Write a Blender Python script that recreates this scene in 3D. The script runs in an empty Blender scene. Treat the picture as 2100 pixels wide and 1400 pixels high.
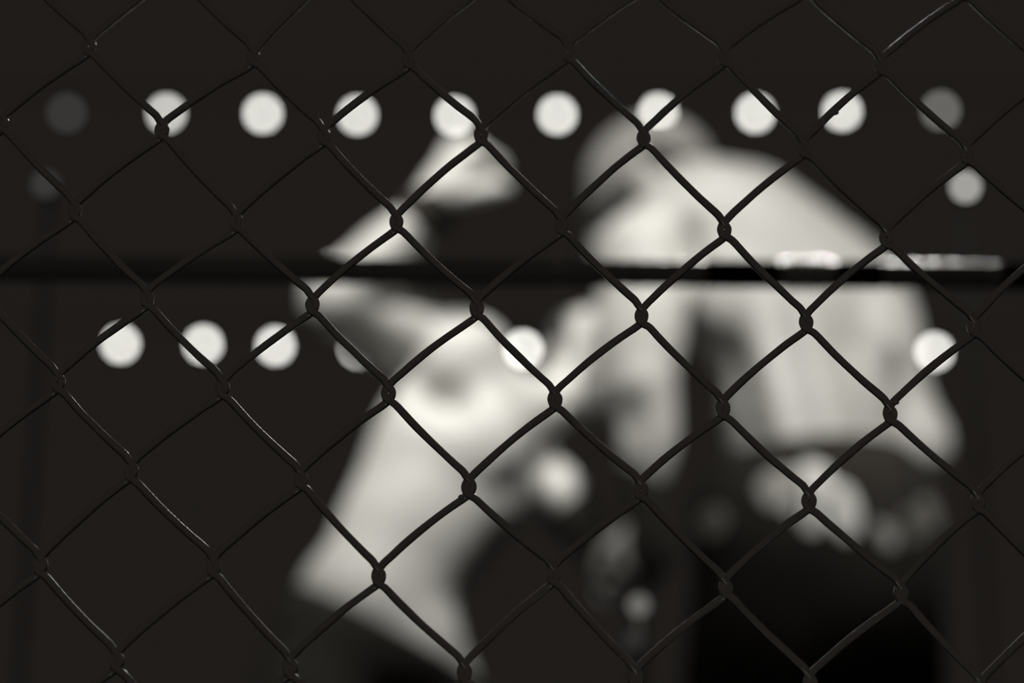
import bpy, bmesh, math, random
import numpy as np
from mathutils import Vector, Matrix
from mathutils.bvhtree import BVHTree

random.seed(7)
sc = bpy.context.scene
COL = sc.collection

# ------------------------------------------------------------------ camera
TH = math.radians(18.0)                     # the camera looks up at the ring
CAM = Vector((0.0, 0.0, 1.0))
FPX = 85.0 / 36.0 * 2100.0
FW = Vector((0, math.cos(TH), math.sin(TH)))
UP = Vector((0, -math.sin(TH), math.cos(TH)))
RT = Vector((1, 0, 0))
FOCUS = 1.04
cd = bpy.data.cameras.new('camera')
cam = bpy.data.objects.new('camera', cd)
COL.objects.link(cam)
cam.location = CAM
cam.rotation_euler = (math.pi / 2 + TH, 0, 0)
cd.lens = 85; cd.sensor_width = 36
cd.clip_start = 0.05; cd.clip_end = 200
cd.dof.use_dof = True
cd.dof.focus_distance = FOCUS
cd.dof.aperture_fstop = 4.6
sc.camera = cam
sc.view_settings.view_transform = 'Standard'
sc.view_settings.look = 'None'
sc.view_settings.exposure = 0.0
sc.view_settings.gamma = 1.0
sc.view_settings.use_curve_mapping = False
sc.cycles.use_adaptive_sampling = False
sc.cycles.max_bounces = 4

# ------------------------------------------------------------------ world: dull night glow
w = bpy.data.worlds.new('night'); sc.world = w; w.use_nodes = True
bg = w.node_tree.nodes['Background']
bg.inputs[0].default_value = (0.0135, 0.0116, 0.0102, 1)
bg.inputs[1].default_value = 1.0


def area(name, loc, target, size, power, col=(1, .985, .945)):
    l = bpy.data.lights.new(name, 'AREA'); l.shape = 'DISK'; l.size = size
    l.energy = power; l.color = col
    o = bpy.data.objects.new(name, l); COL.objects.link(o)
    o.location = loc
    o.rotation_euler = (Vector(target) - Vector(loc)).to_track_quat('-Z', 'Y').to_euler()
    return o


# unseen spots around the ring: overhead key, then added lamps
def spot(name, loc, target, size, power, angle, blend=.35, col=(1, .985, .945)):
    l = bpy.data.lights.new(name, 'SPOT'); l.shadow_soft_size = size
    l.energy = power; l.color = col; l.spot_size = math.radians(angle); l.spot_blend = blend
    o = bpy.data.objects.new(name, l); COL.objects.link(o)
    o.location = loc
    o.rotation_euler = (Vector(target) - Vector(loc)).to_track_quat('-Z', 'Y').to_euler()
    return o


spot('unseen_ring_spot', (0.55, 2.3, 5.3), (-0.25, 4.5, 2.47), 0.10, 560, 24, .6)
spot('unseen_ring_spot', (-1.35, 1.8, 4.5), (-0.16, 4.5, 2.40), 0.10, 420, 18, .6)  # unseen fill added to lift the shadows on the left wrestler
spot('unseen_ring_spot', (1.25, 1.4, 3.7), (0.57, 4.5, 2.28), 0.10, 440, 19, .7)  # unseen narrow lamp added to even out the right wrestler's back
# narrow unseen lamp added only to make the bound rope glint
spot('unseen_ring_spot', tuple(CAM + FW * 6 + RT * .9 + UP * 1.95), tuple(CAM + FW * 1.72 + RT * .215 + UP * .058), 0.03, 950, 3.6, .9)
# unseen back lamp added to put rim highlights on fence and rope
spot('unseen_ring_spot', tuple(CAM + FW * 10 + RT * 1.2 + UP * 2.15), (0.0, 1.0, 1.35), 0.35, 45, 16, .5)


# ------------------------------------------------------------------ helpers
def P(px, py, d):
    return CAM + FW * d + RT * ((px - 1050) / FPX * d) + UP * ((700 - py) / FPX * d)


D0 = 4.5
MM = D0 / FPX                                # metres per photo pixel at the wrestlers


def J(px, py, dz=0.0):
    """point on the upright plane the wrestlers stand in, dz metres behind it"""
    return P(px, py, D0 + dz + math.tan(TH) * (700 - py) * MM)


def mat(name, col, rough=0.5, metal=0.0, spec=0.5, bump=0.0, bscale=40, var=0.0):
    m = bpy.data.materials.new(name); m.use_nodes = True
    nt = m.node_tree; b = nt.nodes['Principled BSDF']
    b.inputs['Base Color'].default_value = (*col, 1)
    b.inputs['Roughness'].default_value = rough
    b.inputs['Metallic'].default_value = metal
    b.inputs['Specular IOR Level'].default_value = spec
    tc = nt.nodes.new('ShaderNodeTexCoord')
    nz = nt.nodes.new('ShaderNodeTexNoise'); nz.inputs['Scale'].default_value = bscale
    nz.inputs['Detail'].default_value = 4
    nt.links.new(tc.outputs['Object'], nz.inputs['Vector'])
    if var:
        mx = nt.nodes.new('ShaderNodeMixRGB'); mx.blend_type = 'MIX'
        mx.inputs[1].default_value = (*[c * (1 - var) for c in col], 1)
        mx.inputs[2].default_value = (*[min(1, c * (1 + var)) for c in col], 1)
        nt.links.new(nz.outputs['Fac'], mx.inputs[0])
        nt.links.new(mx.outputs[0], b.inputs['Base Color'])
    if bump:
        bp = nt.nodes.new('ShaderNodeBump'); bp.inputs['Strength'].default_value = bump
        bp.inputs['Distance'].default_value = 0.002
        nt.links.new(nz.outputs['Fac'], bp.inputs['Height'])
        nt.links.new(bp.outputs[0], b.inputs['Normal'])
    return m


def emis(name, col, s):
    m = bpy.data.materials.new(name); m.use_nodes = True
    nt = m.node_tree; nt.nodes.clear()
    e = nt.nodes.new('ShaderNodeEmission'); o = nt.nodes.new('ShaderNodeOutputMaterial')
    e.inputs[0].default_value = (*col, 1); e.inputs[1].default_value = s
    nt.links.new(e.outputs[0], o.inputs[0])
    return m


M_SKIN_A = mat('skin_light', (.56, .55, .52), .48, bump=.15, bscale=60, var=.06)
M_SKIN_B = mat('skin_tanned', (.48, .47, .443), .48, bump=.15, bscale=60, var=.06)
M_HAIR = mat('hair_dark', (.12, .115, .11), .7, bump=.5, bscale=300)
M_BLACK = mat('black_cloth', (.032, .029, .025), .9, spec=.1, bump=.3, bscale=200)
M_WHITE = mat('white_satin', (.85, .84, .80), .4, bump=.3, bscale=90, var=.15)
M_GREYP = mat('grey_satin', (.45, .44, .41), .4, bump=.3, bscale=90, var=.3)
M_TAPE = mat('white_tape', (.6, .58, .53), .8)
M_WIRE = mat('galvanised_steel', (.98, .965, .93), .2, metal=1.0, bump=.05, bscale=500, var=.10)
M_ROPE = mat('steel_cable', (.48, .47, .45), .4, metal=1.0, bump=.1, bscale=300)
M_CHROME = mat('bright_wire', (.85, .84, .80), .22, metal=1.0)
M_DULL = mat('dull_wire', (.28, .27, .26), .35, metal=1.0)
M_CABLE = mat('black_cable', (.012, .012, .011), .9, spec=.1)
M_DECK = mat('ring_canvas', (.10, .10, .095), .9, bump=.3, bscale=30, var=.2)
M_GROUND = mat('pale_concrete', (.80, .79, .76), .9, bump=.5, bscale=20, var=.3)
M_POST = mat('painted_post', (.03, .03, .03), .5, bump=.1, bscale=50)


def mesh_obj(name, verts, faces, m, parent=None, smooth=True):
    me = bpy.data.meshes.new(name)
    me.from_pydata([tuple(v) for v in verts], [], [tuple(f) for f in faces])
    me.materials.append(m)
    if smooth:
        me.polygons.foreach_set('use_smooth', [True] * len(me.polygons))
    me.update()
    o = bpy.data.objects.new(name, me); COL.objects.link(o)
    if parent is not None:
        set_parent(o, parent)
    return o


def set_parent(o, p):
    o.parent = p
    chain = p
    mw = Matrix.Identity(4)
    while chain is not None:
        mw = chain.matrix_basis @ mw if chain.parent is None else chain.matrix_parent_inverse @ chain.matrix_basis @ mw
        chain = chain.parent
    o.matrix_parent_inverse = mw.inverted()


def empty(name, loc):
    o = bpy.data.objects.new(name, None); COL.objects.link(o)
    o.location = loc; o.empty_display_size = .05
    return o


def tag(o, label=None, cat=None, group=None, kind=None):
    if label: o['label'] = label
    if cat: o['category'] = cat
    if group: o['group'] = group
    if kind: o['kind'] = kind
    return o


class MB:
    def __init__(s): s.v = []; s.f = []

    def add(s, v, f):
        n = len(s.v); s.v += [Vector(x) for x in v]; s.f += [tuple(i + n for i in q) for q in f]

    def tube(s, pts, r, seg=10, cap=True, closed=False):
        pts = [Vector(p) for p in pts]
        n = len(pts)
        rr = r if hasattr(r, '__len__') else [r] * n
        t0 = (pts[1] - pts[0]).normalized()
        nrm = t0.orthogonal().normalized()
        V = []
        for i, p in enumerate(pts):
            a = pts[max(i - 1, 0)]; b = pts[min(i + 1, n - 1)]
            t = (b - a).normalized()
            nrm = (nrm - t * nrm.dot(t)).normalized()
            bn = t.cross(nrm)
            for k in range(seg):
                an = 2 * math.pi * k / seg
                V.append(p + (nrm * math.cos(an) + bn * math.sin(an)) * rr[i])
        F = []
        for i in range(n - 1):
            for k in range(seg):
                k2 = (k + 1) % seg
                F.append((i * seg + k, i * seg + k2, (i + 1) * seg + k2, (i + 1) * seg + k))
        if cap:
            F.append(tuple(range(seg))[::-1]); F.append(tuple((n - 1) * seg + k for k in range(seg)))
        s.add(V, F)

    def sphere(s, c, r, seg=24, rings=14, sc3=(1, 1, 1)):
        c = Vector(c)
        V = [c + Vector((0, 0, r * sc3[2]))]
        for i in range(1, rings):
            a = math.pi * i / rings
            for k in range(seg):
                b = 2 * math.pi * k / seg
                V.append(c + Vector((r * sc3[0] * math.sin(a) * math.cos(b), r * sc3[1] * math.sin(a) * math.sin(b), r * sc3[2] * math.cos(a))))
        V.append(c - Vector((0, 0, r * sc3[2])))
        F = []
        for k in range(seg):
            F.append((0, 1 + k, 1 + (k + 1) % seg))
            F.append((len(V) - 1, 1 + (rings - 2) * seg + (k + 1) % seg, 1 + (rings - 2) * seg + k))
        for i in range(rings - 2):
            for k in range(seg):
                a = 1 + i * seg + k; b = 1 + i * seg + (k + 1) % seg
                F.append((a, a + seg, b + seg, b))
        s.add(V, F)

    def box(s, lo, hi):
        x0, y0, z0 = lo; x1, y1, z1 = hi
        V = [(x0, y0, z0), (x1, y0, z0), (x1, y1, z0), (x0, y1, z0), (x0, y0, z1), (x1, y0, z1), (x1, y1, z1), (x0, y1, z1)]
        s.add(V, [(3, 2, 1, 0), (4, 5, 6, 7), (0, 1, 5, 4), (1, 2, 6, 5), (2, 3, 7, 6), (3, 0, 4, 7)])

    def build(s, name, m, parent=None, smooth=True):
        return mesh_obj(name, s.v, s.f, m, parent, smooth)


# ------------------------------------------------------------------ implicit surfaces for bodies
class Field:
    """smooth union of tapered capsules and ellipsoids, meshed with surface nets"""

    def __init__(s): s.p = []

    def cap(s, a, b, ra, rb, k=.03):
        s.p.append(('c', np.array(a, float), np.array(b, float), ra, rb, k)); return s

    def ell(s, c, r, axes=None, k=.03, sub=False):
        ax = np.eye(3) if axes is None else np.array([list(v) for v in axes], float)
        s.p.append(('s' if sub else 'e', np.array(c, float), np.array(r, float), ax, None, k)); return s

    def bounds(s):
        lo = np.full(3, 1e9); hi = -lo
        for q in s.p:
            if q[0] == 'c':
                lo = np.minimum(lo, np.minimum(q[1] - q[3], q[2] - q[4])); hi = np.maximum(hi, np.maximum(q[1] + q[3], q[2] + q[4]))
            elif q[0] == 'e':
                R = max(q[2]); lo = np.minimum(lo, q[1] - R); hi = np.maximum(hi, q[1] + R)
        return lo, hi

    def mesh(s, h=.006, cut=None):
        lo, hi = s.bounds(); lo = lo - 4 * h; hi = hi + 4 * h
        n = np.ceil((hi - lo) / h).astype(int) + 1
        G = np.full(tuple(n), 1.0, np.float32)
        ax = [lo[i] + h * np.arange(n[i]) for i in range(3)]
        for q in s.p:
            k = q[5]
            if q[0] == 'c':
                R = max(q[3], q[4]); l = np.minimum(q[1], q[2]) - R; u = np.maximum(q[1], q[2]) + R
            else:
                R = max(q[2]); l = q[1] - R; u = q[1] + R
            pad = k + 3 * h
            i0 = np.clip(np.floor((l - pad - lo) / h).astype(int), 0, n - 1); i1 = np.clip(np.ceil((u + pad - lo) / h).astype(int) + 1, 1, n)
            sl = tuple(slice(i0[i], i1[i]) for i in range(3))
            X, Y, Z = np.meshgrid(*[ax[i][sl[i]] for i in range(3)], indexing='ij', sparse=True)
            if q[0] == 'c':
                a, b = q[1], q[2]; ba = b - a; L = max(ba @ ba, 1e-9)
                t = np.clip(((X - a[0]) * ba[0] + (Y - a[1]) * ba[1] + (Z - a[2]) * ba[2]) / L, 0, 1)
                d = np.sqrt((X - a[0] - t * ba[0]) ** 2 + (Y - a[1] - t * ba[1]) ** 2 + (Z - a[2] - t * ba[2]) ** 2) - (q[3] + (q[4] - q[3]) * t)
            else:
                c, r, A = q[1], q[2], q[3]
                x = X - c[0]; y = Y - c[1]; z = Z - c[2]
                e = [(x * A[i][0] + y * A[i][1] + z * A[i][2]) for i in range(3)]
                k0 = np.sqrt(sum((e[i] / r[i]) ** 2 for i in range(3))) + 1e-9
                k1 = np.sqrt(sum((e[i] / r[i] ** 2) ** 2 for i in range(3))) + 1e-9
                d = k0 * (k0 - 1) / k1
            d = d.astype(np.float32); g = G[sl]
            if q[0] == 's':
                hh = np.maximum(k - np.abs(g + d), 0) / k
                G[sl] = np.maximum(g, -d) + hh * hh * k * .25
            else:
                hh = np.maximum(k - np.abs(g - d), 0) / k
                G[sl] = np.minimum(g, d) - hh * hh * k * .25
        if cut is not None:
            X, Y, Z = np.meshgrid(*ax, indexing='ij', sparse=True)
            for (c, nn) in cut:        # keep the side the normal points away from
                pl = ((X - c[0]) * nn[0] + (Y - c[1]) * nn[1] + (Z - c[2]) * nn[2]).astype(np.float32)
                G = np.maximum(G, pl)
        return surface_nets(G, lo, h)


def surface_nets(G, lo, h):
    ins = G < 0
    n = G.shape
    c = [ins[i:n[0] - 1 + i, j:n[1] - 1 + j, k:n[2] - 1 + k] for i in (0, 1) for j in (0, 1) for k in (0, 1)]
    cnt = sum(x.astype(np.int8) for x in c)
    act = (cnt > 0) & (cnt < 8)
    idx = np.argwhere(act)
    vid = -np.ones(act.shape, np.int64); vid[act] = np.arange(len(idx))
    S = np.zeros((len(idx), 3)); W = np.zeros(len(idx))
    cor = [(i, j, k) for i in (0, 1) for j in (0, 1) for k in (0, 1)]
    for a in cor:
        for d in range(3):
            if a[d]: continue
            b = list(a); b[d] = 1
            ga = G[idx[:, 0] + a[0], idx[:, 1] + a[1], idx[:, 2] + a[2]].astype(float)
            gb = G[idx[:, 0] + b[0], idx[:, 1] + b[1], idx[:, 2] + b[2]].astype(float)
            x = (ga < 0) != (gb < 0)
            t = np.where(x, ga / np.where(x, ga - gb, 1), 0)
            p = np.array(a, float)[None, :].repeat(len(idx), 0); p[:, d] += t
            S[x] += p[x]; W[x] += 1
    V = lo + h * (idx + S / W[:, None])
    F = []
    for d in range(3):
        o = [x for x in range(3) if x != d]
        sh = [1, 1, 1]; sh[d] = 0
        A = ins
        s0 = [slice(1, None)] * 3; s0[d] = slice(0, n[d] - 1); s1 = [slice(1, None)] * 3; s1[d] = slice(1, n[d])
        a = A[tuple(s0)]; b = A[tuple(s1)]
        e = np.argwhere(a != b)
        off = np.array([1, 1, 1]); off[d] = 0
        g = e + off
        ok = (g[:, o[0]] < n[o[0]] - 1) & (g[:, o[1]] < n[o[1]] - 1)
        g = g[ok]
        inside_a = A[g[:, 0], g[:, 1], g[:, 2]]
        q = []
        for (u, v) in ((0, 0), (1, 0), (1, 1), (0, 1)):
            gg = g.copy(); gg[:, o[0]] -= u; gg[:, o[1]] -= v
            q.append(vid[gg[:, 0], gg[:, 1], gg[:, 2]])
        q = np.stack(q, 1)
        flip = inside_a if d != 1 else ~inside_a
        q[~flip] = q[~flip][:, ::-1]
        F.append(q)
    return V, np.concatenate(F)


def np_obj(name, V, F, m, parent=None):
    me = bpy.data.meshes.new(name)
    me.vertices.add(len(V)); me.vertices.foreach_set('co', V.astype(np.float32).ravel())
    me.loops.add(F.size); me.loops.foreach_set('vertex_index', F.astype(np.int32).ravel())
    me.polygons.add(len(F)); me.polygons.foreach_set('loop_start', np.arange(0, F.size, 4, dtype=np.int32))
    me.polygons.foreach_set('use_smooth', np.ones(len(F), bool))
    me.materials.append(m); me.update(calc_edges=True); me.validate()
    o = bpy.data.objects.new(name, me); COL.objects.link(o)
    if parent is not None: set_parent(o, parent)
    return o


def hand(F, wrist, direc, back, side, curl=1.0, sc_=1.0, thumb_in=True):
    """palm, four fingers and thumb; direc = towards the knuckles, back = out of the back of the hand, side = towards the thumb"""
    d = Vector(direc).normalized(); b = Vector(back); b = (b - d * b.dot(d)).normalized()
    t = Vector(side); t = (t - d * t.dot(d) - b * t.dot(b)).normalized()
    w_ = Vector(wrist); s = sc_
    F.cap(w_, w_ + d * .03 * s, .028 * s, .031 * s, .02)
    F.ell(w_ + d * .060 * s, (.050 * s, .046 * s, .021 * s), (d, t, b), .015)
    kn = []
    for i, (off, L) in enumerate(((.033, 1.0), (.011, 1.08), (-.011, 1.0), (-.031, .82))):
        base = w_ + d * (.098 if i in (1, 2) else .092) * s + t * off * s + b * .004 * s
        F.cap(w_ + d * .05 * s + t * off * .8 * s, base, .011 * s, .012 * s, .008)
        an = 0; p = base
        for j, seg in enumerate((.044, .028, .022)):
            an += curl * (1.35, 1.55, 0.9)[j] + (.12 if curl < .5 else 0)
            dr = d * math.cos(an) - b * math.sin(an)
            q = p + dr * seg * L * s
            F.cap(p, q, (.0105, .0095, .0085)[j] * s, (.0098, .0088, .0078)[j] * s, .004)
            p = q
    p = w_ + d * .03 * s + t * .030 * s - b * .008 * s
    if curl > .6:
        q1 = p + (d * .5 + t * .55 - b * .45).normalized() * .042 * s
        q2 = q1 + (d * .55 - t * .35 - b * .75).normalized() * .034 * s
        q3 = q2 + (d * .1 - t * .9 - b * .35).normalized() * .028 * s
    else:
        q1 = p + (d * .7 + t * .6 - b * .2).normalized() * .042 * s
        q2 = q1 + (d * .85 + t * .25 - b * .3).normalized() * .034 * s
        q3 = q2 + (d * .9 - b * .3).normalized() * .028 * s
    F.cap(p, q1, .015 * s, .012 * s, .010); F.cap(q1, q2, .012 * s, .0105 * s, .004); F.cap(q2, q3, .0105 * s, .009 * s, .004)


def head(F, c, face, up, s=1.0, k=.02):
    """skull, jaw, nose, brow, eyes, mouth and ears"""
    f = Vector(face).normalized(); u = Vector(up); u = (u - f * u.dot(f)).normalized(); r = f.cross(u)
    c = Vector(c)
    A = (f, r, u)
    F.ell(c + u * .025 * s - f * .012 * s, (.100 * s, .078 * s, .092 * s), A, k)
    F.ell(c - u * .045 * s + f * .030 * s, (.066 * s, .058 * s, .066 * s), A, .03)
    F.ell(c - u * .098 * s + f * .062 * s, (.022 * s, .026 * s, .018 * s), A, .02)
    F.cap(c + u * .018 * s + f * .086 * s, c - u * .022 * s + f * .108 * s, .008 * s, .014 * s, .012)
    for q in (-1, 1):
        F.ell(c + u * .006 * s + f * .088 * s + r * .032 * s * q, (.012 * s, .017 * s, .011 * s), A, .012, sub=True)
        F.ell(c + u * .006 * s + f * .079 * s + r * .032 * s * q, (.011 * s, .012 * s, .009 * s), A, .004)
        F.cap(c + u * .024 * s + f * .086 * s + r * .016 * s * q, c + u * .024 * s + f * .074 * s + r * .050 * s * q, .008 * s, .007 * s, .010)
        F.ell(c - u * .026 * s + f * .066 * s + r * .042 * s * q, (.022 * s, .022 * s, .020 * s), A, .02)
        F.ell(c - u * .005 * s - f * .012 * s + r * .083 * s * q, (.019 * s, .009 * s, .031 * s), A, .008)
        F.ell(c - u * .002 * s - f * .008 * s + r * .093 * s * q, (.010 * s, .006 * s, .018 * s), A, .005, sub=True)
    F.cap(c - u * .056 * s + f * .094 * s - r * .022 * s, c - u * .056 * s + f * .094 * s + r * .022 * s, .008 * s, .008 * s, .008)
    F.p.append(('s', np.array(c - u * .056 * s + f * .104 * s), np.array((.006, .024, .0025)) * s, np.array([list(v) for v in A]), None, .005))


# ------------------------------------------------------------------ ground, ring platform
m = MB(); m.box((-12, -3, -.2), (12, 20, 0)); tag(m.build('floor', M_GROUND, smooth=False), kind='structure')
DECK = 1.2
RY0 = 1.80
ring = empty('ring_platform', (0, 4.6, 0))
tag(ring, 'dark raised ring platform the two wrestlers stand on', 'ring')
m = MB(); m.box((-3.2, RY0, 0), (3.2, 7.3, DECK - .04)); m.build('apron', M_BLACK, ring, False)
m = MB(); m.box((-3.25, RY0 - .05, DECK - .04), (3.25, 7.35, DECK)); m.build('canvas', M_DECK, ring, False)

# ------------------------------------------------------------------ the two wrestlers
U = MM                                        # one photo pixel at their distance, in metres
X3, Y3, Z3 = Vector((1, 0, 0)), Vector((0, 1, 0)), Vector((0, 0, 1))


def V3(*a): return Vector(a)


# --- right wrestler, back to the camera, bent forward and to the left
def leg(F, hip, knee, ankle, toe, s=1.0):
    F.cap(hip, knee, .092 * s, .060 * s, .04)
    F.cap(knee, ankle, .056 * s, .038 * s, .03)
    mid = Vector(knee).lerp(Vector(ankle), .3)
    F.ell(mid - Vector(toe).normalized() * .018, (.052 * s, .055 * s, .11 * s), None, .04)


wr = empty('person', J(1670, 2040, .05)); wr.location.z = DECK
tag(wr, 'muscular bare-backed person on the right bending forward in black shorts with white emblem', 'person', 'two wrestlers locked together')
B = Field()
ln = lambda a, b, t: Vector(a).lerp(Vector(b), t)
pel = J(1670, 1040, .02); lum = J(1640, 850, .0); tho = J(1570, 640, .02); upr = J(1490, 500, .04)
shl = J(1322, 530, .0); shr = J(1718, 602, .04)
B.ell(pel, (.175, .125, .14), None, .05)
B.ell(J(1648, 850, .0), (.152, .115, .16), None, .06)
B.ell(J(1592, 640, .02), (.150, .125, .17), None, .06)
B.ell(J(1500, 500, .04), (.155, .120, .125), None, .07)
B.ell(J(1640, 600, .03), (.135, .115, .14), None, .07)
B.ell(J(1410, 480, .03), (.095, .09, .08), None, .05)
# trapezius and shoulder caps
B.cap(J(1450, 438, .02), shl, .092, .078, .05)
B.cap(J(1540, 455, .03), shr, .098, .088, .06)
B.ell(J(1318, 540, .0), (.088, .09, .095), None, .04)
B.ell(shr, (.10, .09, .10), None, .05); B.ell(J(1768, 670, .03), (.09, .085, .10), None, .05)
# shoulder blades and the long back muscles
B.ell(J(1495, 590, -.085), (.070, .035, .08), None, .04)
B.ell(J(1660, 620, -.07), (.075, .035, .09), None, .04)
for q in (-1, 1):
    B.cap(J(1590 + 42 * q, 640, -.095), J(1655 + 42 * q, 900, -.10), .030, .030, .04)
    B.ell(J(1670 + 75 * q, 1060, -.06), (.085, .075, .10), None, .04)
B.ell(J(1412, 505, -.095), (.013, .035, .055), None, .03, sub=True)
# neck and bowed head
B.cap(J(1440, 420, .05), J(1370, 400, .12), .078, .068, .04)
fR = (RT * -.80 - Z3 * .50 + Y3 * .30)
hR = J(1335, 402, .13)
SR = 1.28
uR = (RT * -.50 + Z3 * .80 + Y3 * .1)
head(B, hR, fR, uR, SR)
# left arm hanging in front of the opponent's head
elL = J(1315, 790, -.06); wrL = J(1325, 1062, -.02)
B.cap(J(1312, 530, -.03), elL, .081, .058, .012)
B.ell(J(1300, 690, -.04), (.070, .066, .10), None, .03)
B.ell(J(1340, 640, -.06), (.058, .055, .12), None, .03)
B.cap(elL, wrL, .050, .031, .03)
B.ell(J(1338, 880, -.05), (.046, .048, .09), None, .03)
B.ell(J(1288, 862, -.115), (.026, .035, .045), None, .025, sub=True)
hand(B, wrL, wrL - elL + RT * -.04, V3(.3, -1, 0), RT * -1, .42, 1.0)
# right arm, elbow out, forearm reaching forward
elR = J(1880, 905, .02); wrR = J(1760, 1010, .30)
B.cap(J(1745, 625, .03), elR, .082, .058, .04)
B.ell(J(1800, 700, .0), (.075, .075, .12), None, .04)
B.cap(elR, wrR, .056, .033, .03)
hand(B, wrR, RT * -1 + Y3 * .5, Y3, Z3, .7, 1.0)
# legs
for q, kx, kz, ax in ((-1, 1520, .16, 1500), (1, 1810, .02, 1880)):
    hip = J(1670 + 95 * q, 1130, .03)
    kn = J(kx, 1560, kz - .05); an = J(ax, 1975, kz + .05); an.z = DECK + .12
    leg(B, hip, kn, an, (0, 1, 0), 1.05)
VR, FR = B.mesh(.0065)
bodyR = np_obj('body', VR, FR, M_SKIN_B, wr)

# grey skull shell whose tone stands in for weaker light; darker strip on the crown
fN = fR.normalized(); uN = (uR - fN * uR.dot(fN)).normalized(); rN = fN.cross(uN)


def cloth(name, prims, m, parent, cut, h=.007):
    F = Field()
    for p in prims: F.p.append(p)
    V, Fc = F.mesh(h, cut)
    return np_obj(name, V, Fc, m, parent)


H = Field(); H.ell(hR + (uN * .025 - fN * .012) * SR, (.1025 * SR, .0805 * SR, .0945 * SR), (fN, rN, uN), .01)
head_shell = cloth('head_shade_shell', H.p, mat('head_shade_grey', (.30, .29, .275), .8, bump=.5, bscale=400), wr,
             [(tuple(hR + fN * .045 * SR), tuple((fN * 1.0 - uN * .25).normalized())), (tuple(hR - uN * .01), tuple(-uN))], .006)
H = Field(); H.ell(hR + (uN * .025 - fN * .012) * SR, (.1045 * SR, .0825 * SR, .0965 * SR), (fN, rN, uN), .01)
hq = J(1372, 322, .05)
cloth('crown_strip', H.p, mat('dark_crown', (.06, .055, .05), .8, bump=.5, bscale=400), head_shell,
      [(tuple(hq + RT * .058), (1, 0, 0)), (tuple(hq - RT * .050), (-1, 0, 0)), (tuple(hq + Z3 * .022), tuple((Z3 - RT * -.35).normalized())), (tuple(hq - Z3 * .07), (0, 0, -1))], .006)

Fb = Field(); Fb.ell(J(1252, 428, .055), (.058, .036, .038), ((RT * .75 + Z3 * .6).normalized(), Y3, (RT * -.6 + Z3 * .75).normalized()), .01)  # dark ellipsoid across the crescent between cheek and shoulder
V, Fc = Fb.mesh(.005); np_obj('jaw_blob', V, Fc, mat('dark_jaw', (.03, .028, .026), .9, spec=.2, bump=.5, bscale=400), wr)

# shorts
S = Field()
S.ell(J(1675, 1060, .0), (.212, .158, .17), None, .05)
S.ell(J(1690, 1010, -.01), (.20, .150, .11), None, .05)
for q, kx, kz in ((-1, 1520, .16), (1, 1810, .02)):
    S.cap(J(1680 + 100 * q, 1130, .02), ln(J(1670 + 95 * q, 1130, .03), J(kx, 1560, kz - .05), .62), .135, .125, .06)
top = J(1660, 925, -.1)
shorts = cloth('shorts', S.p, M_BLACK, wr, [(tuple(top), tuple(Vector((-.06, .10, 1)).normalized()))])
belt = Field(); belt.ell(J(1665, 950, .0), (.186, .142, .16), None, .02)
cloth('waistband', belt.p, M_BLACK, shorts, [(tuple(J(1660, 908, -.1)), tuple(Vector((-.06, .10, 1)).normalized())), (tuple(J(1660, 945, -.1)), tuple(-Vector((-.06, .10, 1)).normalized()))])

dg = bpy.context.evaluated_depsgraph_get()


def bvh(o):
    me = o.data
    return BVHTree.FromPolygons([v.co.copy() for v in me.vertices], [tuple(p.vertices) for p in me.polygons])


TS = bvh(shorts)


def applique(name, pts, m, parent, tree, lift=.002, th=.003, n=10):
    """a cloth patch sewn on: outline radiating from its middle, laid onto the garment"""
    cx = sum(p[0] for p in pts) / len(pts); cy = sum(p[1] for p in pts) / len(pts)
    K = 4 * len(pts)
    ring_ = []
    for i in range(K):
        t = i / 4; a = int(t); f = t - a; L = len(pts)
        p0, p1, p2, p3 = pts[(a - 1) % L], pts[a % L], pts[(a + 1) % L], pts[(a + 2) % L]
        cr = lambda k: .5 * (2 * p1[k] + (p2[k] - p0[k]) * f + (2 * p0[k] - 5 * p1[k] + 4 * p2[k] - p3[k]) * f * f + (3 * p1[k] - p0[k] - 3 * p2[k] + p3[k]) * f ** 3)
        ring_.append((cr(0), cr(1)))
    fr = []; bk = []; N = 6
    grid = [[(cx, cy)] * 1] + [[(cx + (x - cx) * j / N, cy + (y - cy) * j / N) for x, y in ring_] for j in range(1, N + 1)]
    for rw in grid:
        for (x, y) in rw:
            o = P(x, y, 3.0); dr = (P(x, y, 5) - o).normalized()
            hit, nn, _, _ = tree.ray_cast(o, dr)
            if hit is None:
                hit = P(x, y, 4.3); nn = -FW
            if nn.dot(dr) > 0: nn = -nn
            fr.append(hit + nn * (lift + th)); bk.append(hit + nn * lift * .2)
    n1 = len(fr); F = []
    for side, off in ((0, 0), (1, n1)):
        for i in range(K):
            a = off + 1 + i; b = off + 1 + (i + 1) % K
            F.append((off, b, a) if side == 0 else (off, a, b))
        for j in range(N - 1):
            for i in range(K):
                a = off + 1 + j * K + i; b = off + 1 + j * K + (i + 1) % K
                q = (a, b, b + K, a + K)
                F.append(q if side == 0 else q[::-1])
    o0 = 1 + (N - 1) * K
    for i in range(K):
        a = o0 + i; b = o0 + (i + 1) % K
        F.append((a, b, b + n1, a + n1))
    return mesh_obj(name, fr + bk, F, m, parent)


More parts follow.
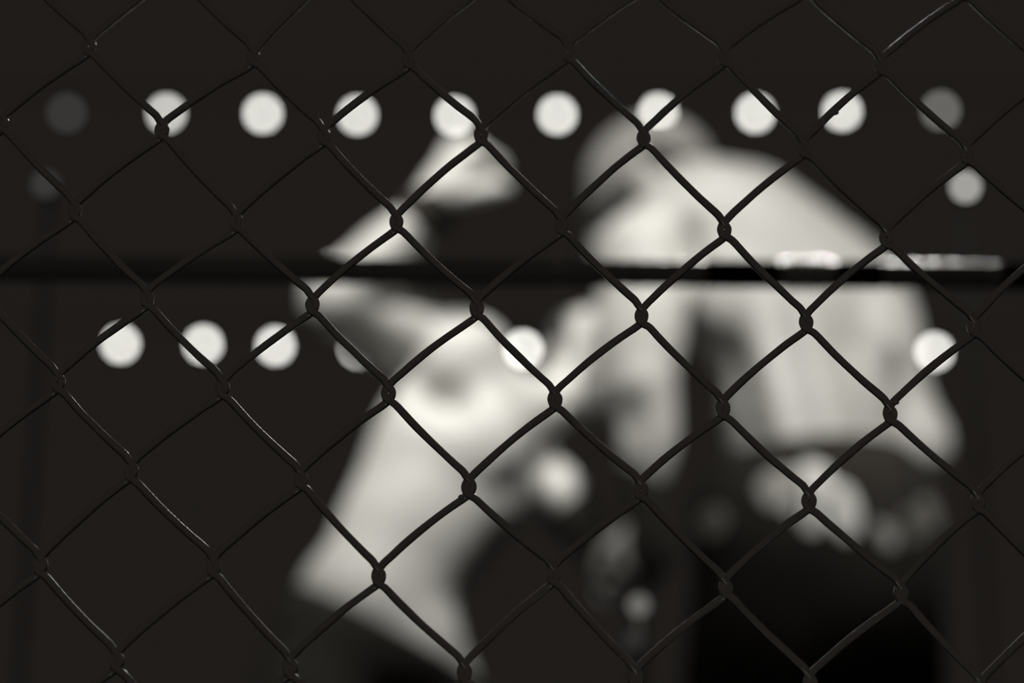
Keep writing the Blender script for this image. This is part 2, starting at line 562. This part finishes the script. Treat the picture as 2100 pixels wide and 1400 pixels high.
E = []
E.append(applique('emblem', [(1640, 958), (1668, 948), (1694, 962), (1706, 985), (1740, 1000), (1762, 1045), (1758, 1090), (1735, 1112), (1712, 1085), (1690, 1060), (1684, 1085), (1662, 1098), (1644, 1080), (1650, 1040), (1648, 1000)], M_WHITE, shorts, TS))
applique('emblem_eye', [(1684, 1018), (1698, 1010), (1708, 1024), (1700, 1040), (1688, 1036)], M_BLACK, shorts, TS, .005, .003)
applique('emblem_wing', [(1632, 965), (1640, 1000), (1640, 1050), (1622, 1066), (1602, 1040), (1575, 1042), (1552, 1010), (1562, 985), (1590, 965)], M_GREYP, shorts, TS)
applique('side_motif', [(1430, 1080), (1446, 1050), (1475, 1040), (1492, 1070), (1470, 1105), (1446, 1112)], mat('dull_satin', (.2, .19, .17), .5, var=.3), shorts, TS)
applique('side_motif', [(1795, 1080), (1806, 1068), (1826, 1085), (1838, 1110), (1826, 1128), (1806, 1112)], M_GREYP, shorts, TS)
applique('side_motif', [(1852, 1050), (1872, 1046), (1886, 1080), (1888, 1112), (1868, 1118), (1856, 1085)], bpy.data.materials['dull_satin'], shorts, TS)
applique('side_motif', [(1880, 1030), (1900, 1022), (1920, 1050), (1926, 1080), (1910, 1092), (1894, 1062)], bpy.data.materials['dull_satin'], shorts, TS)


def boots(root, feet):
    for (ax, az, dr) in feet:
        F = Field()
        F.cap(ax, ax - Z3 * 0 + Z3 * .16, .052, .056, .02)
        F.ell(ax - Z3 * .055, (.052, .06, .05), None, .03)
        t = Vector(dr).normalized()
        c = ax + t * .09; c.z = DECK + .045
        F.ell(c, (.13, .048, .043), (t, Z3.cross(t), Z3), .03)
        V, Fc = F.mesh(.007, [((0, 0, DECK + .003), (0, 0, -1))])
        np_obj('boot', V, Fc, M_BLACK, root)


ftR = []
for q, kz, ax in ((-1, .16, 1500), (1, .02, 1880)):
    a = J(ax, 1975, kz + .05); a.z = DECK + .12; ftR.append((a, 0, (.2 * q, 1, 0)))
boots(wr, ftR)
# black shell standing in for shade on the hanging forearm and hand
T = Field(); dL = (wrL - elL).normalized()
T.cap(wrL - dL * .085, wrL + dL * .03, .041, .038, .01)
T.ell(wrL + dL * .056, (.056, .052, .036), (dL, RT, dL.cross(RT)), .015)
V, Fc = T.mesh(.005); np_obj('arm_shade_shell', V, Fc, M_BLACK, wr)

# --- left wrestler: leaning to the right, left arm cocked back with a fist raised
wl = empty('person', J(800, 2040, .15)); wl.location.z = DECK
tag(wl, 'shirtless person on the left leaning right with one fist raised to punch', 'person', 'two wrestlers locked together')
A = Field()
Q = .10
pelL = J(778, 1235, Q)
ax1 = (J(960, 880, Q) - J(770, 1240, Q)).normalized(); ay1 = Y3; az1 = ax1.cross(ay1).normalized()
AXL = (az1, ay1, ax1)
A.ell(J(765, 1250, Q), (.145, .115, .13), AXL, .05)
A.ell(J(838, 1110, Q), (.140, .105, .13), AXL, .05)
A.ell(J(912, 990, Q), (.158, .112, .14), AXL, .06)
A.ell(J(950, 880, Q + .01), (.148, .115, .12), AXL, .06)
A.ell(J(860, 880, Q - .03), (.055, .06, .10), AXL, .05)          # lat under the armpit
A.ell(J(985, 900, Q - .09), (.075, .035, .07), AXL, .04)
A.cap(J(950, 775, Q), J(1070, 832, Q + .01), .088, .058, .05)    # shoulder girdle
A.ell(J(898, 798, Q - .135), (.066, .075, .038), (RT * .85 + Z3 * -.5, Y3, RT * .5 + Z3 * .85), .04, sub=True)
sL = J(925, 728, Q + .03); eL = J(695, 612, Q - .12)
A.ell(J(950, 735, Q - .02), (.088, .085, .085), None, .03)
A.cap(sL, eL, .084, .064, .02)
A.ell(J(805, 680, Q - .03), (.085, .07, .066), (RT * .9 + Z3 * -.43, Y3, RT * .43 + Z3 * .9), .03)
wL = J(888, 424, Q - .18)
A.cap(eL, wL, .058, .038, .03)
A.ell(J(785, 535, Q - .14), (.048, .055, .085), ((RT * .7 - Z3 * .7), Y3, (RT * .7 + Z3 * .7)), .03)
hand(A, wL, V3(.50, -.15, .86), V3(-.6, -.6, .4), V3(.5, -.7, -.5), 1.12, 1.33)
# neck and head, seen behind the opponent's arm
A.cap(J(1085, 850, Q + .03), J(1190, 800, Q + .07), .060, .055, .03)
hL = J(1208, 742, Q + .09)
fL = V3(.50, -.85, -.22)
head(A, hL, fL, V3(.10, .0, 1), .94)
# far arm reaching down between them
s2 = J(1060, 905, Q + .12); e2 = J(1140, 1010, Q + .07); w2 = J(1225, 1120, Q + .10)
A.cap(s2, e2, .052, .046, .02)
A.cap(e2, w2, .043, .031, .03)
hand(A, w2, w2 - e2, V3(.4, -1, .2), V3(.5, 0, .8), .8, .95)
for q, hx, kx, kz, axx in ((-1, 690, 560, -.10, 600), (1, 850, 1010, .15, 1060)):
    hip = J(hx, 1340, Q); kn = J(kx, 1650, Q + kz); an = J(axx, 1990, Q + kz + .02); an.z = DECK + .12
    leg(A, hip, kn, an, (1, 0, 0), 1.0)
VL, FL = A.mesh(.0065)
bodyL = np_obj('body', VL, FL, M_SKIN_A, wl)
# shorts of the left wrestler
S = Field()
S.ell(J(760, 1300, Q), (.158, .135, .14), AXL, .05)
for q, hx, kx, kz in ((-1, 690, 560, -.10), (1, 850, 1010, .15)):
    S.cap(J(hx, 1350, Q), ln(J(hx, 1340, Q), J(kx, 1650, Q + kz), .6), .125, .115, .05)
nW = Vector((az1.x, 0, az1.z))
cutp = J(750, 1262, Q - .1)
dv = (J(890, 1328, Q) - J(618, 1185, Q)).normalized(); up_n = Vector((-dv.z, 0.0, dv.x)).normalized()
if up_n.z < 0: up_n = -up_n
up_n = (up_n - Y3 * .04).normalized()
cloth('shorts', S.p, M_BLACK, wl, [(tuple(cutp), tuple(up_n))])
# short dark hair at the back of the head
Hh = Field(); fN2 = fL.normalized(); uN2 = Z3 - fN2 * Z3.dot(fN2); uN2.normalize(); rN2 = fN2.cross(uN2)
Hh.ell(hL + uN2 * .024 - fN2 * .014, (.0965, .0755, .0885), (fN2, rN2, uN2), .01)
cloth('short_hair', Hh.p, M_HAIR, wl, [(tuple(J(1168, 700, Q)), (1, 0, 0)), (tuple(hL + fN2 * .045), tuple((fN2 - uN2 * .55).normalized())), (tuple(hL - uN2 * .01), tuple(-uN2))], .006)
Wb = Field(); dW = (wL - eL).normalized(); Wb.cap(wL - dW * .03, wL + dW * .012, .045, .043, .01)
V, Fc = Wb.mesh(.005); np_obj('wristband', V, Fc, M_BLACK, wl)
Sl = Field(); d2 = (w2 - e2).normalized(); Sl.cap(e2 + d2 * .030, w2 + d2 * .01, .048, .037, .01); Sl.ell(w2 + d2 * .062, (.062, .052, .042), (d2, V3(.4, -1, .2).normalized(), d2.cross(V3(.4, -1, .2)).normalized()), .02)  # black shell gives the far forearm and hand the darkness of shade
V, Fc = Sl.mesh(.005); np_obj('far_arm_shade', V, Fc, M_BLACK, wl)
ftL = []
for kz, axx in ((-.10, 600), (.15, 1060)):
    a = J(axx, 1990, Q + kz + .02); a.z = DECK + .12; ftL.append((a, 0, (1, .1, 0)))
boots(wl, ftL)

# ------------------------------------------------------------------ chain-link fence (vertical plane one metre away)
FY = FOCUS / math.cos(TH) * 1.0
FENCE_Y = (P(1050, 700, FOCUS)).y


def fence_pt(px, py, off=0.0):
    """where the line of sight through a photo point meets the upright fence"""
    d = (P(px, py, 1.0) - CAM)
    t = (FENCE_Y - CAM.y) / d.y
    q = CAM + d * t
    return Vector((q.x, q.y + off, q.z))


rows = {
    0: {1: (330, 266), 3: (662, 280), 5: (985, 276), 7: (1318, 283), 9: (1647, 305), 11: (1980, 318)},
    1: {2: (483, 455), 4: (812, 454), 6: (1150, 462), 8: (1483, 472), 10: (1817, 488)},
    2: {1: (300, 612), 3: (640, 625), 5: (977, 632), 7: (1314, 648), 9: (1652, 662), 11: (1995, 670)},
    3: {2: (455, 795), 4: (795, 805), 6: (1137, 820), 8: (1480, 838), 10: (1825, 848)},
    4: {1: (268, 965), 3: (615, 982), 5: (960, 998), 7: (1312, 1005), 9: (1657, 1028), 11: (2003, 1030)},
    5: {2: (435, 1160), 4: (774, 1181), 6: (1133, 1180), 8: (1487, 1205), 10: (1846, 1215)},
    -1: {2: (518, 116), 4: (836, 122), 6: (1162, 108), 8: (1484, 118), 10: (1805, 135)},
}
known = {}
for r_, dct in rows.items():
    for c_, (x, y) in dct.items():
        q = fence_pt(x, y); known[(r_, c_)] = (q.x, q.z)
# regular lattice fitted through the measured knots, used beyond the picture
Amat = np.array([[1, c, r] for (r, c) in known]); bx_ = np.array([known[k][0] for k in known]); bz_ = np.array([known[k][1] for k in known])
cx_, *_ = np.linalg.lstsq(Amat, bx_, rcond=None); cz_, *_ = np.linalg.lstsq(Amat, bz_, rcond=None)
RMIN, RMAX, CMIN, CMAX = -7, 12, -6, 18


def knot(r, c):
    if (r, c) in known: return known[(r, c)]
    return (cx_ @ (1, c, r) + random.uniform(-.0006, .0006), cz_ @ (1, c, r) + random.uniform(-.0006, .0006))


KN = {(r, c): knot(r, c) for r in range(RMIN, RMAX + 1) for c in range(CMIN, CMAX + 1) if (r + c) % 2 == 1}
PXM = FOCUS / FPX                               # metres per pixel at the fence
WR = 7.9 * PXM
fence = empty('chain_link_fence', (0, FENCE_Y, 0))
tag(fence, 'galvanised chain link fence in sharp focus across the foreground', 'fence')


def turn(k, side, flip):
    """points of a wire through a knot from top to bottom; side=+1 turns back towards the left after bulging right"""
    x, z = k
    e = PXM
    s = side
    jx = random.uniform(-1.2, 1.2) * e; jz = random.uniform(-1.5, 1.5) * e
    w_ = 9.0 if s > 0 else 6.0
    pts = []
    for (u, v, o) in ((-11, 30, 0), (-4, 20, .15), (3, 12, .38), (w_ - .5, 5, .46), (w_, -1, .5), (w_ - 2, -8, .54), (1.5, -15, .68), (-6, -20, .9), (-16, -27, 1)):
        if s < 0: u = -u; v = v * .97
        pts.append((x + jx + u * e, z + jz + v * e, (o if s > 0 else 1 - o)))
    return pts


def catmull(pts, n):
    out = []
    for i in range(len(pts) - 1):
        p0 = pts[max(i - 1, 0)]; p1 = pts[i]; p2 = pts[i + 1]; p3 = pts[min(i + 2, len(pts) - 1)]
        # centripetal-like: finite tangents scaled by the segment length
        L = (p2 - p1).length
        l0 = max((p1 - p0).length, 1e-9); l2 = max((p3 - p2).length, 1e-9)
        t1 = ((p2 - p0) / (L + l0 if i else L)) * L; t2 = ((p3 - p1) / (L + l2 if i + 2 < len(pts) else L)) * L
        m_ = max(2, int(L / n))
        for j in range(m_):
            t = j / m_; a = 2 * t ** 3 - 3 * t * t + 1; b = t ** 3 - 2 * t * t + t; c = -2 * t ** 3 + 3 * t * t; d = t ** 3 - t * t
            out.append(p1 * a + t1 * b + p2 * c + t2 * d)
    out.append(pts[-1])
    return out


DEP = 9.0 * PXM
ALLP = []
for c0 in range(CMIN, CMAX):
    # this wire zigzags between knot columns c0 (its left turns) and c0 + 1 (its right turns)
    raw = []
    for r in range(RMIN, RMAX + 1):
        if (r + c0) % 2 == 1: raw.append((turn(KN[(r, c0)], -1, 0), -1))
        else: raw.append((turn(KN[(r, c0 + 1)], 1, 0), 1))
    pts = []
    for i, (t, s) in enumerate(raw):
        if i:
            a = pts[-1]; b = Vector((t[0][0], FENCE_Y + (-DEP if t[0][2] < .5 else DEP), t[0][1]))
            # a slight sag of every straight run, bowed the way the roll was bent
            run = b - a
            for f, bow in ((.13, .45), (.30, .85), (.52, 1.0), (.74, .72), (.90, .3)):
                nrm = Vector((-run.z, 0, run.x)).normalized()
                if run.x > 0: amt = -3.0 * PXM       # runs going down to the right bow down-left
                else: amt = -4.2 * PXM               # runs going down to the left bow up-left
                pts.append(a + run * f + nrm * amt * bow * (1 if run.x > 0 else 1) + Vector((random.uniform(-.5, .5), 0, random.uniform(-.5, .5))) * PXM)
        for (x, z, o) in t:
            pts.append(Vector((x, FENCE_Y + DEP * (2 * o - 1), z)))
    pp = catmull(pts, .0022)
    ALLP.extend(pp)
    mb = MB(); mb.tube(pp, [WR * (1 + .05 * math.sin(i * .37 + c0) * math.sin(i * .11)) for i in range(len(pp))], 12)
    wo = mb.build('wire', M_WIRE, fence)
# drips of zinc left on three of the wires
for (x, y) in ((1722, 238), (1840, 826), (946, 1016)):
    mb = MB(); q = fence_pt(x, y); g = min(ALLP, key=lambda v: (v - q).length); q = g + (q - g).normalized() * min((q - g).length, WR * .8); mb.sphere(q, 6 * PXM, 12, 8, (1.3, 1, .9)); mb.build('zinc_drip', M_WIRE, fence)
xs = [KN[k][0] for k in KN]; zs = [KN[k][1] for k in KN]
x0, x1, z0, z1 = min(xs), max(xs), min(zs), max(zs)
for x in (x0 - .03, x1 + .03):
    mb = MB(); mb.tube([(x, FENCE_Y, 0), (x, FENCE_Y, z1 + .08)], .024, 20); mb.build('fence_post', M_POST, fence)
for z in (z0 - .01, z1 + .01):
    mb = MB(); mb.tube([(x0 - .03, FENCE_Y, z), (x1 + .03, FENCE_Y, z)], .017, 16); mb.build('fence_rail', M_POST, fence)

# ------------------------------------------------------------------ ring rope close behind the fence
RD = 1.72
pa = P(300, 550, RD); pb = P(2050, 563, RD)
dr = (pb - pa) / (pb.x - pa.x)
ra = pa + dr * (-2.0 - pa.x); rb = pa + dr * (2.0 - pa.x)
RR = .0094
rope = empty('ring_rope', (ra + rb) / 2)
tag(rope, 'dark horizontal rope crossing in front of both wrestlers behind the fence', 'rope')
n = 1600; mb = MB()
prof = [ra.lerp(rb, i / n) - Z3 * .001 * math.sin(math.pi * i / n) for i in range(n + 1)]
mb.tube(prof, [RR * (1 + .03 * math.sin(i * 1.1)) for i in range(n + 1)], 18); mb.build('rope_core', M_ROPE, rope)


def wrap(xa, xb, gap, rw, m, seed):  # turns of wire added to give the rope its glints
    rnd = random.Random(seed)
    a = P(xa, 556, RD).x; b = P(xb, 556, RD).x
    ax_ = (rb - ra).normalized(); pts = []
    turns = (b - a) / gap; N = int(turns * 16)
    ph = 0; wob = 0
    for i in range(N + 1):
        x = a + (b - a) * i / N
        f = (x - ra.x) / (rb.x - ra.x); c = ra.lerp(rb, f) - Z3 * .001 * math.sin(math.pi * f)
        an = 2 * math.pi * turns * i / N + .5 * math.sin(i * .013 * seed)
        wob = .9 * wob + rnd.uniform(-.00006, .00006)
        rad = RR + rw * .6 + wob
        pts.append(c + Z3 * math.sin(an) * rad + Y3 * math.cos(an) * rad)
    mb = MB(); mb.tube(pts, rw, 8); mb.build('glint_binding', m, rope)


for (xa, xb) in ((1440, 1602), (1710, 1812), (2046, 2300)):  # dull black sleeves added to keep these stretches of rope from glinting
    sa = P(xa, 556, RD).x; sb = P(xb, 556, RD).x
    mb = MB(); mb.tube([q for q in prof if sa < q.x < sb], RR + .0005, 18); mb.build('glint_stop_sleeve', M_CABLE, rope)
wrap(1606, 1704, .0042, .0014, M_CHROME, 3)
wrap(1815, 1900, .0058, .0009, M_DULL, 5)  # darker metal from here on to weaken the glint
wrap(1900, 1960, .0050, .0008, M_DULL, 6)
wrap(1965, 2030, .0034, .0005, M_DULL, 8)
wrap(1132, 1164, .0050, .0007, M_WIRE, 4)
for x in (-2.0, 2.0):
    mb = MB(); q = ra if x < 0 else rb
    mb.tube([(x, q.y, 0), (x, q.y, DECK + 1.35)], .05, 24)
    po = mb.build('ring_post', M_POST)
    tag(po, 'round steel ring post at the %s end of the rope' % ('left' if x < 0 else 'right'), 'post', 'ring posts')

# ------------------------------------------------------------------ strings of bulbs behind the ring
LD = 15.0
BR = .036


def bulb_string(name, pts, strengths, labels, group, d, cable_label):
    P3 = [P(x, y, d) for x, y in pts]
    for p, s, lab in zip(P3, strengths, labels):
        if s is None: continue
        e = empty('festoon_bulb', p + Z3 * .12); tag(e, lab, 'light bulb', group)
        mb = MB(); mb.sphere(p, BR, 24, 14); mb.build('bulb', emis('bulb_glow', (1, .985, .925), s), e)
        mb = MB(); mb.tube([p + Z3 * .034, p + Z3 * .05, p + Z3 * .12], [.014, .018, .016], 14); mb.build('socket', M_CABLE, e)
    cp = [p + Z3 * .136 for p in P3]
    out = []
    ext = [cp[0] - Vector((1.2, 0, -.1))] + cp + [cp[-1] + Vector((1.2, 0, .1))]
    for a, b in zip(ext, ext[1:]):
        L = (b - a).length
        for j in range(8):
            t = j / 8; out.append(a.lerp(b, t) - Z3 * .06 * L * 4 * t * (1 - t) * .5)
    out.append(ext[-1])
    mb = MB(); mb.tube(out, .005, 8)
    c = mb.build('festoon_cable', M_CABLE); tag(c, cable_label, 'cable')
    return ext


EB = 9.0
top_pts = [(137, 231), (341, 232), (539, 233), (733, 236), (932, 238), (1143, 235), (1350, 231), (1549, 232), (1727, 228), (1929, 226)]
top_s = [.035 * EB, .72 * EB, .95 * EB, .95 * EB, EB, EB, EB, EB, .95 * EB, .16 * EB]
top_l = ['very dim round light at the far left of the upper row',
         'bright round light of the upper row crossed by a V of wire, second from left',
         'bright round light of the upper row with no wire across it, third from left',
         'bright round light of the upper row touching a wire knot, fourth from left',
         'bright round light of the upper row above the raised fist',
         'bright clear round light of the upper row between fist and bowed head',
         'bright round light of the upper row above the bowed head',
         'bright round light of the upper row, third from the right end',
         'bright round light of the upper row crossed by a wire with a zinc drip',
         'half-dim grey round light at the right end of the upper row']
bulb_string('top', top_pts, top_s, top_l, 'upper row of round lights', LD, 'thin black cable carrying the upper row of lights')
low_pts = [(247, 705), (417, 706), (565, 709), (735, 714), (905, 716), (1073, 716), (1243, 718), (1413, 719), (1580, 720), (1748, 720), (1916, 721)]
low_s = [EB, EB, EB, .9 * EB, None, 1.15 * EB, None, None, None, None, EB]
low_l = ['bright round light at the left end of the lower row',
         'bright round light of the lower row, second from left',
         'bright round light of the lower row, third from left',
         'bright light of the lower row mostly hidden behind the cocked upper arm', '',
         'brightest round light of the lower row between the two wrestlers', '', '', '', '',
         'bright round light of the lower row beside the right wrestler\'s elbow']
bulb_string('low', low_pts, low_s, low_l, 'lower row of round lights', LD, 'thin black cable carrying the lower row of lights')

# two small lamps on stands nearer than the bulbs
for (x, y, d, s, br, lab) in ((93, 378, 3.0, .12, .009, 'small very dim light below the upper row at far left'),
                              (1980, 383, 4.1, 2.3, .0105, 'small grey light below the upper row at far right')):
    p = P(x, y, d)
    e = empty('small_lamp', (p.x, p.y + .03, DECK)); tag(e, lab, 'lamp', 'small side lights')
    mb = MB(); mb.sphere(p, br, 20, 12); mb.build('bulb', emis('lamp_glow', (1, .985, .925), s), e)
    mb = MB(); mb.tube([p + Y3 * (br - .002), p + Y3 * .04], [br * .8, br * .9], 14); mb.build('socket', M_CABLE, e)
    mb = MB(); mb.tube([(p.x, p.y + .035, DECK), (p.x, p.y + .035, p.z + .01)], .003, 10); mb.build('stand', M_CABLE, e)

# made-up glowing balls on a stand, added for a faint blob of light
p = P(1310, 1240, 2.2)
e = empty('added_glow', (p.x, p.y + .02, DECK)); tag(e, 'added small faint round glow low down between the two wrestlers', 'lamp')
mb = MB(); mb.sphere(p, .0085, 18, 12); mb.build('bulb', emis('added_glow_emit', (1, .99, .92), .20), e)
mb = MB(); q = P(1302, 1312, 2.2); mb.sphere(q, .008, 18, 12); mb.build('dim_glow', emis('added_dim_emit', (1, .99, .92), .035), e)
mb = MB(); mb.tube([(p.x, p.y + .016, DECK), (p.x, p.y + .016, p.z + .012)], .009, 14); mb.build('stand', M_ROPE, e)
